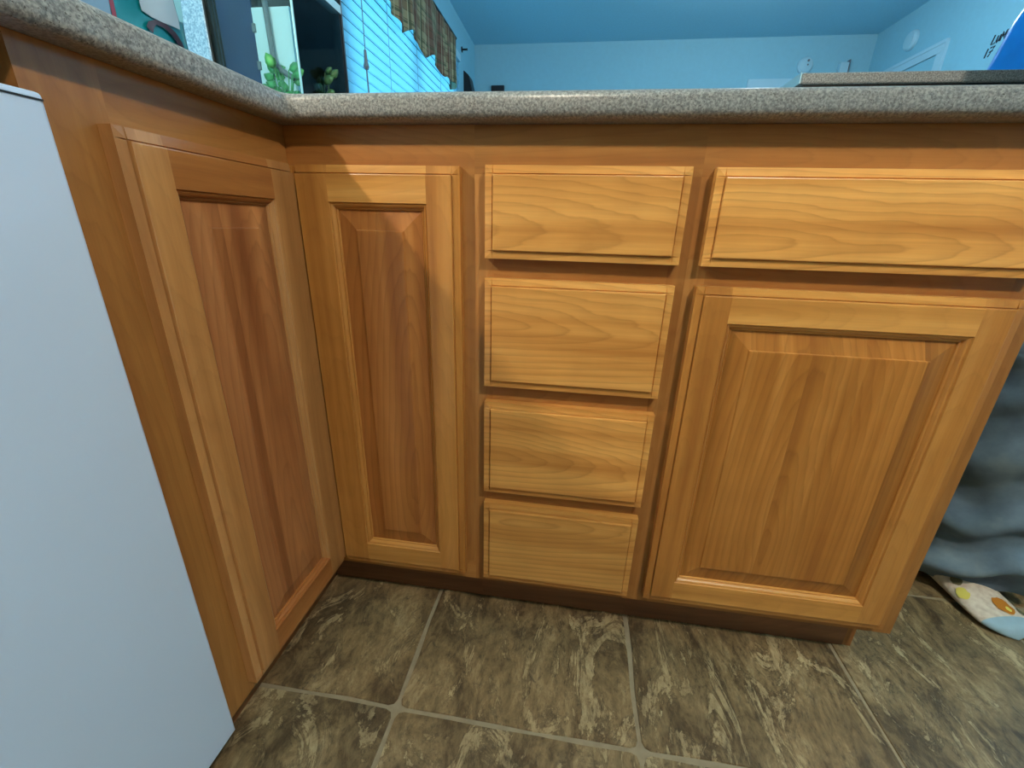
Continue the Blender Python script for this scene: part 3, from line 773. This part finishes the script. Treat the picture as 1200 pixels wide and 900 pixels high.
def decal(poly, mat, lift=0.0022, cuts=3):
    """flat print that follows the bag front: poly in (y, z)"""
    bm = bmesh.new(); vs2 = [bm.verts.new((0, y, z)) for y, z in poly]; f = bm.faces.new(vs2)
    bmesh.ops.triangulate(bm, faces=[f]); bmesh.ops.subdivide_edges(bm, edges=bm.edges[:], cuts=cuts, use_grid_fill=True)
    for v in bm.verts: v.co.x = bagX(v.co.y, v.co.z) + lift
    return obj('print', bm, mat, tb, smooth=True)
decal([(-0.0142, 1.0284), (-0.0105, 1.0136), (0.0037, 1.0117), (0.0245, 1.0127), (0.059, 1.0174), (0.0608, 1.0334), (0.0561, 1.0575), (0.045, 1.10), (0.0, 1.10)], plain('print_silver', lin(176, 186, 196), 0.35))
decal([(0.0575, 1.0575), (0.0625, 1.0284), (0.0768, 1.0323), (0.080, 1.075), (0.060, 1.09)], plain('pale_patch', lin(170, 226, 232), 0.4))  # pale patch beside the silver print
decal([(-0.0585, 0.93), (-0.0525, 0.93), (-0.0519, 1.16), (-0.0589, 1.16)], plain('print_red', lin(150, 52, 70), 0.4))
decal([(-0.235, 0.93), (-0.061, 0.93), (-0.061, 1.16), (-0.235, 1.16)], plain('print_blue_grey', lin(128, 160, 190), 0.4), 0.003, 14)
arc = [(-0.0082, 0.9969), (-0.0037, 1.0042), (0.0091, 1.0109), (0.0277, 1.0129), (0.045, 1.0093), (0.0576, 1.0013), (0.066, 0.990)]
inn = [(0.052, 0.990), (0.0453, 0.9981), (0.0363, 1.0031), (0.0227, 1.0062), (0.009, 1.0051), (0.0033, 0.9992), (0.0, 0.992)]
decal(arc + inn, plain('print_dark_red', lin(58, 14, 26), 0.4), 0.0030)

# ------------------------------------------------------------------ blue plastic bag on the raised bar
def blue_bag():
    bm = bmesh.new(); n, m = 64, 26; c = Vector((1.562, 0.745, 1.1037)); rings = []
    for k in range(m + 1):
        q = k / m; z = c.z + 0.34 * q
        R = 0.185 * (1 - 0.55 * q) if q > 0.04 else 0.178
        row = []
        for i in range(n):
            a = i * 2 * math.pi / n
            fold = 0.010 * math.sin(a * 9 + 3 * q + 1.2 * math.sin(a * 3)) * (0.25 + q) + 0.008 * noise.noise(Vector((math.cos(a) * 2.2, math.sin(a) * 2.2, q * 3.5)))
            row.append(bm.verts.new((c.x + (R + fold) * math.cos(a) + 0.01 * q, c.y + (R * 0.62 + fold) * math.sin(a), z)))
        rings.append(row)
    for k in range(m):
        for i in range(n): bm.faces.new((rings[k][i], rings[k][(i + 1) % n], rings[k + 1][(i + 1) % n], rings[k + 1][i]))
    bm.faces.new(rings[0]); bm.faces.new(rings[-1])
    return bm
tag(obj('plastic_bag', blue_bag(), plain('blue_film', lin(16, 140, 248), 0.3, vary=0.15, scale=9), smooth=True), 'crumpled bright blue bag standing on the raised bar', 'bag')

# ------------------------------------------------------------------ person standing past the cabinet end
per = empty('person', (1.49, 0.30, 0), 'person standing past the cabinet end in loose grey blue trousers and printed socks', 'person')
def skin(name, nodes, edges, mat, parent, sub=2):
    me = bpy.data.meshes.new(name); o = bpy.data.objects.new(name, me); COL.objects.link(o)
    org = Vector((1.49, 0.30, 0))
    me.from_pydata([Vector(p) - org for p, r in nodes], edges, [])
    o.parent = parent
    m = o.modifiers.new('skin', 'SKIN'); m.use_smooth_shade = True
    for v, (p, r) in zip(me.skin_vertices[0].data, nodes): v.radius = r if isinstance(r, tuple) else (r, r)
    me.skin_vertices[0].data[0].use_root = True
    s = o.modifiers.new('sub', 'SUBSURF'); s.levels = sub; s.render_levels = sub
    me.materials.append(mat); return o
M_SKIN = plain('skin', lin(206, 160, 132), 0.5)
N = [((1.49, .31, .97), (.15, .11)),
     ((1.49, .31, 1.15), (.135, .10)), ((1.49, .32, 1.36), (.155, .10)), ((1.49, .32, 1.45), (.09, .07)), ((1.49, .315, 1.49), .054), ((1.49, .30, 1.545), (.066, .080)), ((1.49, .295, 1.64), (.076, .092)), ((1.49, .30, 1.70), (.05, .06)),
     ((1.40, .31, .88), .085), ((1.375, .30, .50), .058), ((1.372, .315, .10), .034), ((1.352, .29, .045), .024), ((1.368, .20, .018), .012),
     ((1.58, .31, .88), .085), ((1.61, .30, .50), .058), ((1.62, .315, .10), .034), ((1.645, .29, .045), .024), ((1.655, .20, .018), .012),
     ((1.30, .32, 1.40), .05), ((1.27, .33, 1.13), .040), ((1.29, .22, .93), .030), ((1.295, .18, .86), (.040, .018)),
     ((1.68, .32, 1.40), .05), ((1.71, .33, 1.13), .040), ((1.70, .25, .90), .030), ((1.70, .235, .83), (.040, .018))]
Ed = [(0, 1), (1, 2), (2, 3), (3, 4), (4, 5), (5, 6), (6, 7), (0, 8), (8, 9), (9, 10), (10, 11), (11, 12), (0, 13), (13, 14), (14, 15), (15, 16), (16, 17), (2, 18), (18, 19), (19, 20), (20, 21), (2, 22), (22, 23), (23, 24), (24, 25)]
base_i = {21: (1.295, .18, .86, -1), 25: (1.70, .235, .83, 1)}
for hi_, (hx, hy, hz, s) in base_i.items():
    for dx, L in ((-.028, .055), (-.010, .066), (.010, .062), (.028, .048)):
        k = len(N); N += [((hx + dx, hy - .006, hz - .040), .0085), ((hx + dx, hy - .018, hz - .040 - L * .55), .008), ((hx + dx, hy + .0, hz - .040 - L), .007)]
        Ed += [(hi_, k), (k, k + 1), (k + 1, k + 2)]
    k = len(N); N += [((hx - s * .034, hy - .018, hz - .012), .010), ((hx - s * .040, hy - .028, hz - .045), .008)]; Ed += [(hi_, k), (k, k + 1)]
body = skin('body', N, Ed, M_SKIN, per)

def denim():
    w = NT('grey_blue_cloth'); tc = w.n('ShaderNodeTexCoord').outputs['Object']
    f = w.noise(tc, 9, 4, 0.6); f2 = w.noise(tc, 260, 2)
    c = w.ramp(f, [(0.3, lin(74, 92, 114)), (0.55, lin(104, 126, 146)), (0.75, lin(134, 154, 168))])
    w.l(c, w.b.inputs['Base Color']); w.b.inputs['Roughness'].default_value = 0.85
    w.bump(f2, 0.2, 0.001); return w.m
M_CLOTH = denim()
def trouser_leg(cx, cy, sx, seed):
    bm = bmesh.new(); n, m = 72, 96; rings = []
    for k in range(m + 1):
        q = k / m; z = 0.016 + q * 0.90
        bx_ = cx + sx * 0.02 * (1 - q) ** 2 + (1.49 - cx) * max(0, q - 0.45) * 0.45; by_ = cy
        rx = 0.094 + 0.020 * q + 0.012 * math.exp(-((z - .12) / .1) ** 2); ry = 0.112 + 0.012 * q
        row = []
        for i in range(n):
            a = i * 2 * math.pi / n
            # stacked folds near the hem, long soft folds above
            amp = 0.019 * math.exp(-(z / 0.28) ** 2) + 0.006
            ff = math.sin(z * 50 + 3.6 * math.sin(a + 0.9 + seed) + 2.0 * math.sin(2 * a + 0.6 + seed * 2) + 2.5 * noise.noise(Vector((math.cos(a) * 1.3, math.sin(a) * 1.3 + seed, z * 4))))
            ff2 = math.sin(z * 19 + 1.7 * math.cos(a * 2 + seed) + seed)
            dr = amp * (ff if ff > -0.5 else -0.5) + 0.006 * ff2 + 0.008 * noise.noise(Vector((math.cos(a) * 1.6 + seed, math.sin(a) * 1.6, z * 7)))
            dz = 0.0
            if q < 0.12:
                # hem lifts at the front over the foot and is trodden at the heel
                dz = (0.022 * max(0, -math.sin(a)) ** 1.5 + 0.02 * max(0, math.cos(a))) * (1 - q / 0.12)
            row.append(bm.verts.new((bx_ + (rx + dr) * math.cos(a), by_ + (ry + dr) * math.sin(a), z + dz)))
        rings.append(row)
    for k in range(m):
        for i in range(n): bm.faces.new((rings[k][i], rings[k][(i + 1) % n], rings[k + 1][(i + 1) % n], rings[k + 1][i]))
    return bm
tr = obj('trouser_leg', trouser_leg(1.368, 0.318, 0.3, 0.4), M_CLOTH, per, smooth=True)
obj('trouser_leg', trouser_leg(1.640, 0.34, -0.3, 2.1), M_CLOTH, per, smooth=True)
skin('trouser_seat', [((1.49, .315, .93), (.178, .135)), ((1.49, .315, 1.03), (.165, .122)), ((1.425, .318, .80), .120), ((1.400, .318, .66), .108), ((1.560, .325, .80), .120), ((1.600, .33, .66), .108)],
     [(0, 1), (0, 2), (2, 3), (0, 4), (4, 5)], M_CLOTH, per)
skin('shirt', [((1.49, .31, .84), (.192, .150)), ((1.49, .31, 1.12), (.165, .125)), ((1.49, .32, 1.36), (.18, .118)), ((1.49, .32, 1.46), (.10, .08)), ((1.30, .32, 1.41), .072), ((1.272, .33, 1.17), .062), ((1.68, .32, 1.41), .072), ((1.708, .33, 1.17), .062)],
     [(0, 1), (1, 2), (2, 3), (2, 4), (4, 5), (2, 6), (6, 7)], plain('shirt_cloth', lin(70, 76, 88), 0.85, vary=0.1), per)
bm = bmesh.new(); bmesh.ops.create_uvsphere(bm, u_segments=24, v_segments=16, radius=1.0, matrix=Matrix.Translation((1.49, .318, 1.645)) @ Matrix.Diagonal((.094, .105, .115, 1)))
for v in list(bm.verts):
    if v.co.y < .27 and v.co.z < 1.685: bm.verts.remove(v)
hair = obj('hair', bm, plain('hair_brown', lin(58, 42, 32), 0.6, vary=0.2), per, smooth=True); hm = hair.modifiers.new('t', 'SOLIDIFY'); hm.thickness = 0.006
for dx in (-.03, .03):
    bm = bmesh.new(); bmesh.ops.create_uvsphere(bm, u_segments=10, v_segments=8, radius=0.008, matrix=Matrix.Translation((1.49 + dx, .216, 1.630))); obj('eye', bm, plain('eye_white', lin(60, 50, 44), 0.2), per, smooth=True)
bm = bmesh.new(); bmesh.ops.create_cone(bm, segments=10, radius1=.016, radius2=.005, depth=.04, matrix=Matrix.Translation((1.49, .207, 1.598)) @ Matrix.Rotation(-.3, 4, 'X')); obj('nose', bm, M_SKIN, per, smooth=True)
bm = bmesh.new(); tube(bm, [(1.468, .222, 1.562), (1.49, .216, 1.559), (1.512, .222, 1.562)], [.003, .006, .003], 8); obj('mouth', bm, plain('lips', lin(170, 96, 88), 0.5), per, smooth=True)

def sock_mat():
    w = NT('printed_sock'); tc = w.n('ShaderNodeTexCoord').outputs['Object']
    f = w.noise(tc, 90, 2); w.l(w.ramp(f, [(0.3, lin(206, 192, 180)), (0.7, lin(232, 222, 210))]), w.b.inputs['Base Color'])
    w.b.inputs['Roughness'].default_value = 0.9; return w.m
M_SOCK = sock_mat(); M_SOCKB = plain('sock_blue', lin(158, 190, 212), 0.9, vary=0.06); M_SOCKO = plain('sock_orange', lin(190, 120, 34), 0.9); M_SOCKY = plain('sock_yellow', lin(226, 216, 110), 0.9); M_SOCKG = plain('sock_grey', lin(110, 108, 84), 0.9)
def foot_pt(c, ang, s, a):
    """s 0 heel..1 toe, a around (0 = right, pi/2 = top)"""
    L = 0.222
    wd = 0.036 + 0.018 * math.sin(min(1, s * 1.25) * math.pi * 0.5) if s < 0.8 else 0.054 * math.sqrt(max(0, 1 - ((s - 0.8) / 0.2) ** 2))
    if s < 0.1: wd = 0.038 * math.sqrt(max(0, 1 - ((0.1 - s) / 0.1) ** 2)) + 0.001
    h = 0.085 - 0.050 * min(1, s / 0.75) if s < 0.75 else 0.035 - 0.010 * (s - 0.75) / 0.25
    if s < 0.08: h *= 0.7 + 0.3 * s / 0.08
    if s > 0.93: h *= math.sqrt(max(0.02, 1 - ((s - 0.93) / 0.07) ** 2))
    lx = wd * math.cos(a); lz = (h / 2) * (1 + math.sin(a)) if math.sin(a) > -0.2 else h / 2 * 0.8 * (1 + math.sin(a)) / 0.8
    ly = -L * s
    ca, sa = math.cos(ang), math.sin(ang)
    return Vector((c[0] + lx * ca - ly * sa, c[1] + lx * sa + ly * ca, 0.0005 + lz))
def foot(c, ang, parent):
    bm = bmesh.new(); n, m = 28, 36; rings = [[bm.verts.new(foot_pt(c, ang, k / m, i * 2 * math.pi / n)) for i in range(n)] for k in range(m + 1)]
    for k in range(m):
        for i in range(n):
            f = bm.faces.new((rings[k][i], rings[k][(i + 1) % n], rings[k + 1][(i + 1) % n], rings[k + 1][i]))
            f.material_index = 1 if k / m > 0.86 else 0
    bm.faces.new(rings[0]); bm.faces.new(rings[-1])
    o = obj('sock', bm, [M_SOCK, M_SOCKB], parent, smooth=True)
    for s, a, r, mt in ((0.76, 1.35, 0.017, M_SOCKO), (0.79, 1.30, 0.008, M_SOCKY), (0.62, 2.5, 0.011, M_SOCKY), (0.50, 2.3, 0.010, M_SOCKG), (0.80, 0.6, 0.008, M_SOCKG), (0.70, 0.4, 0.008, M_SOCKG)):
        p = foot_pt(c, ang, s, a); px_ = foot_pt(c, ang, s, a + 0.05); ps = foot_pt(c, ang, s + 0.02, a)
        t1_, t2_ = (px_ - p).normalized(), (ps - p).normalized(); nn = t1_.cross(t2_).normalized()
        if nn.z < 0: nn = -nn
        bm = bmesh.new()
        cen = bm.verts.new(p + nn * (0.0030 if mt is not M_SOCKY else 0.0036))
        rg = [bm.verts.new(p + t1_ * r * math.cos(q * math.pi / 8) * (1 + .15 * math.sin(q * 2.1)) + t2_ * r * 1.2 * math.sin(q * math.pi / 8) + nn * 0.0014) for q in range(16)]
        for q in range(16): bm.faces.new((cen, rg[q], rg[(q + 1) % 16]))
        obj('print', bm, mt, o, smooth=True)
    return o
foot((1.328, 0.350), 0.17, per)
foot((1.640, 0.345), 0.10, per)
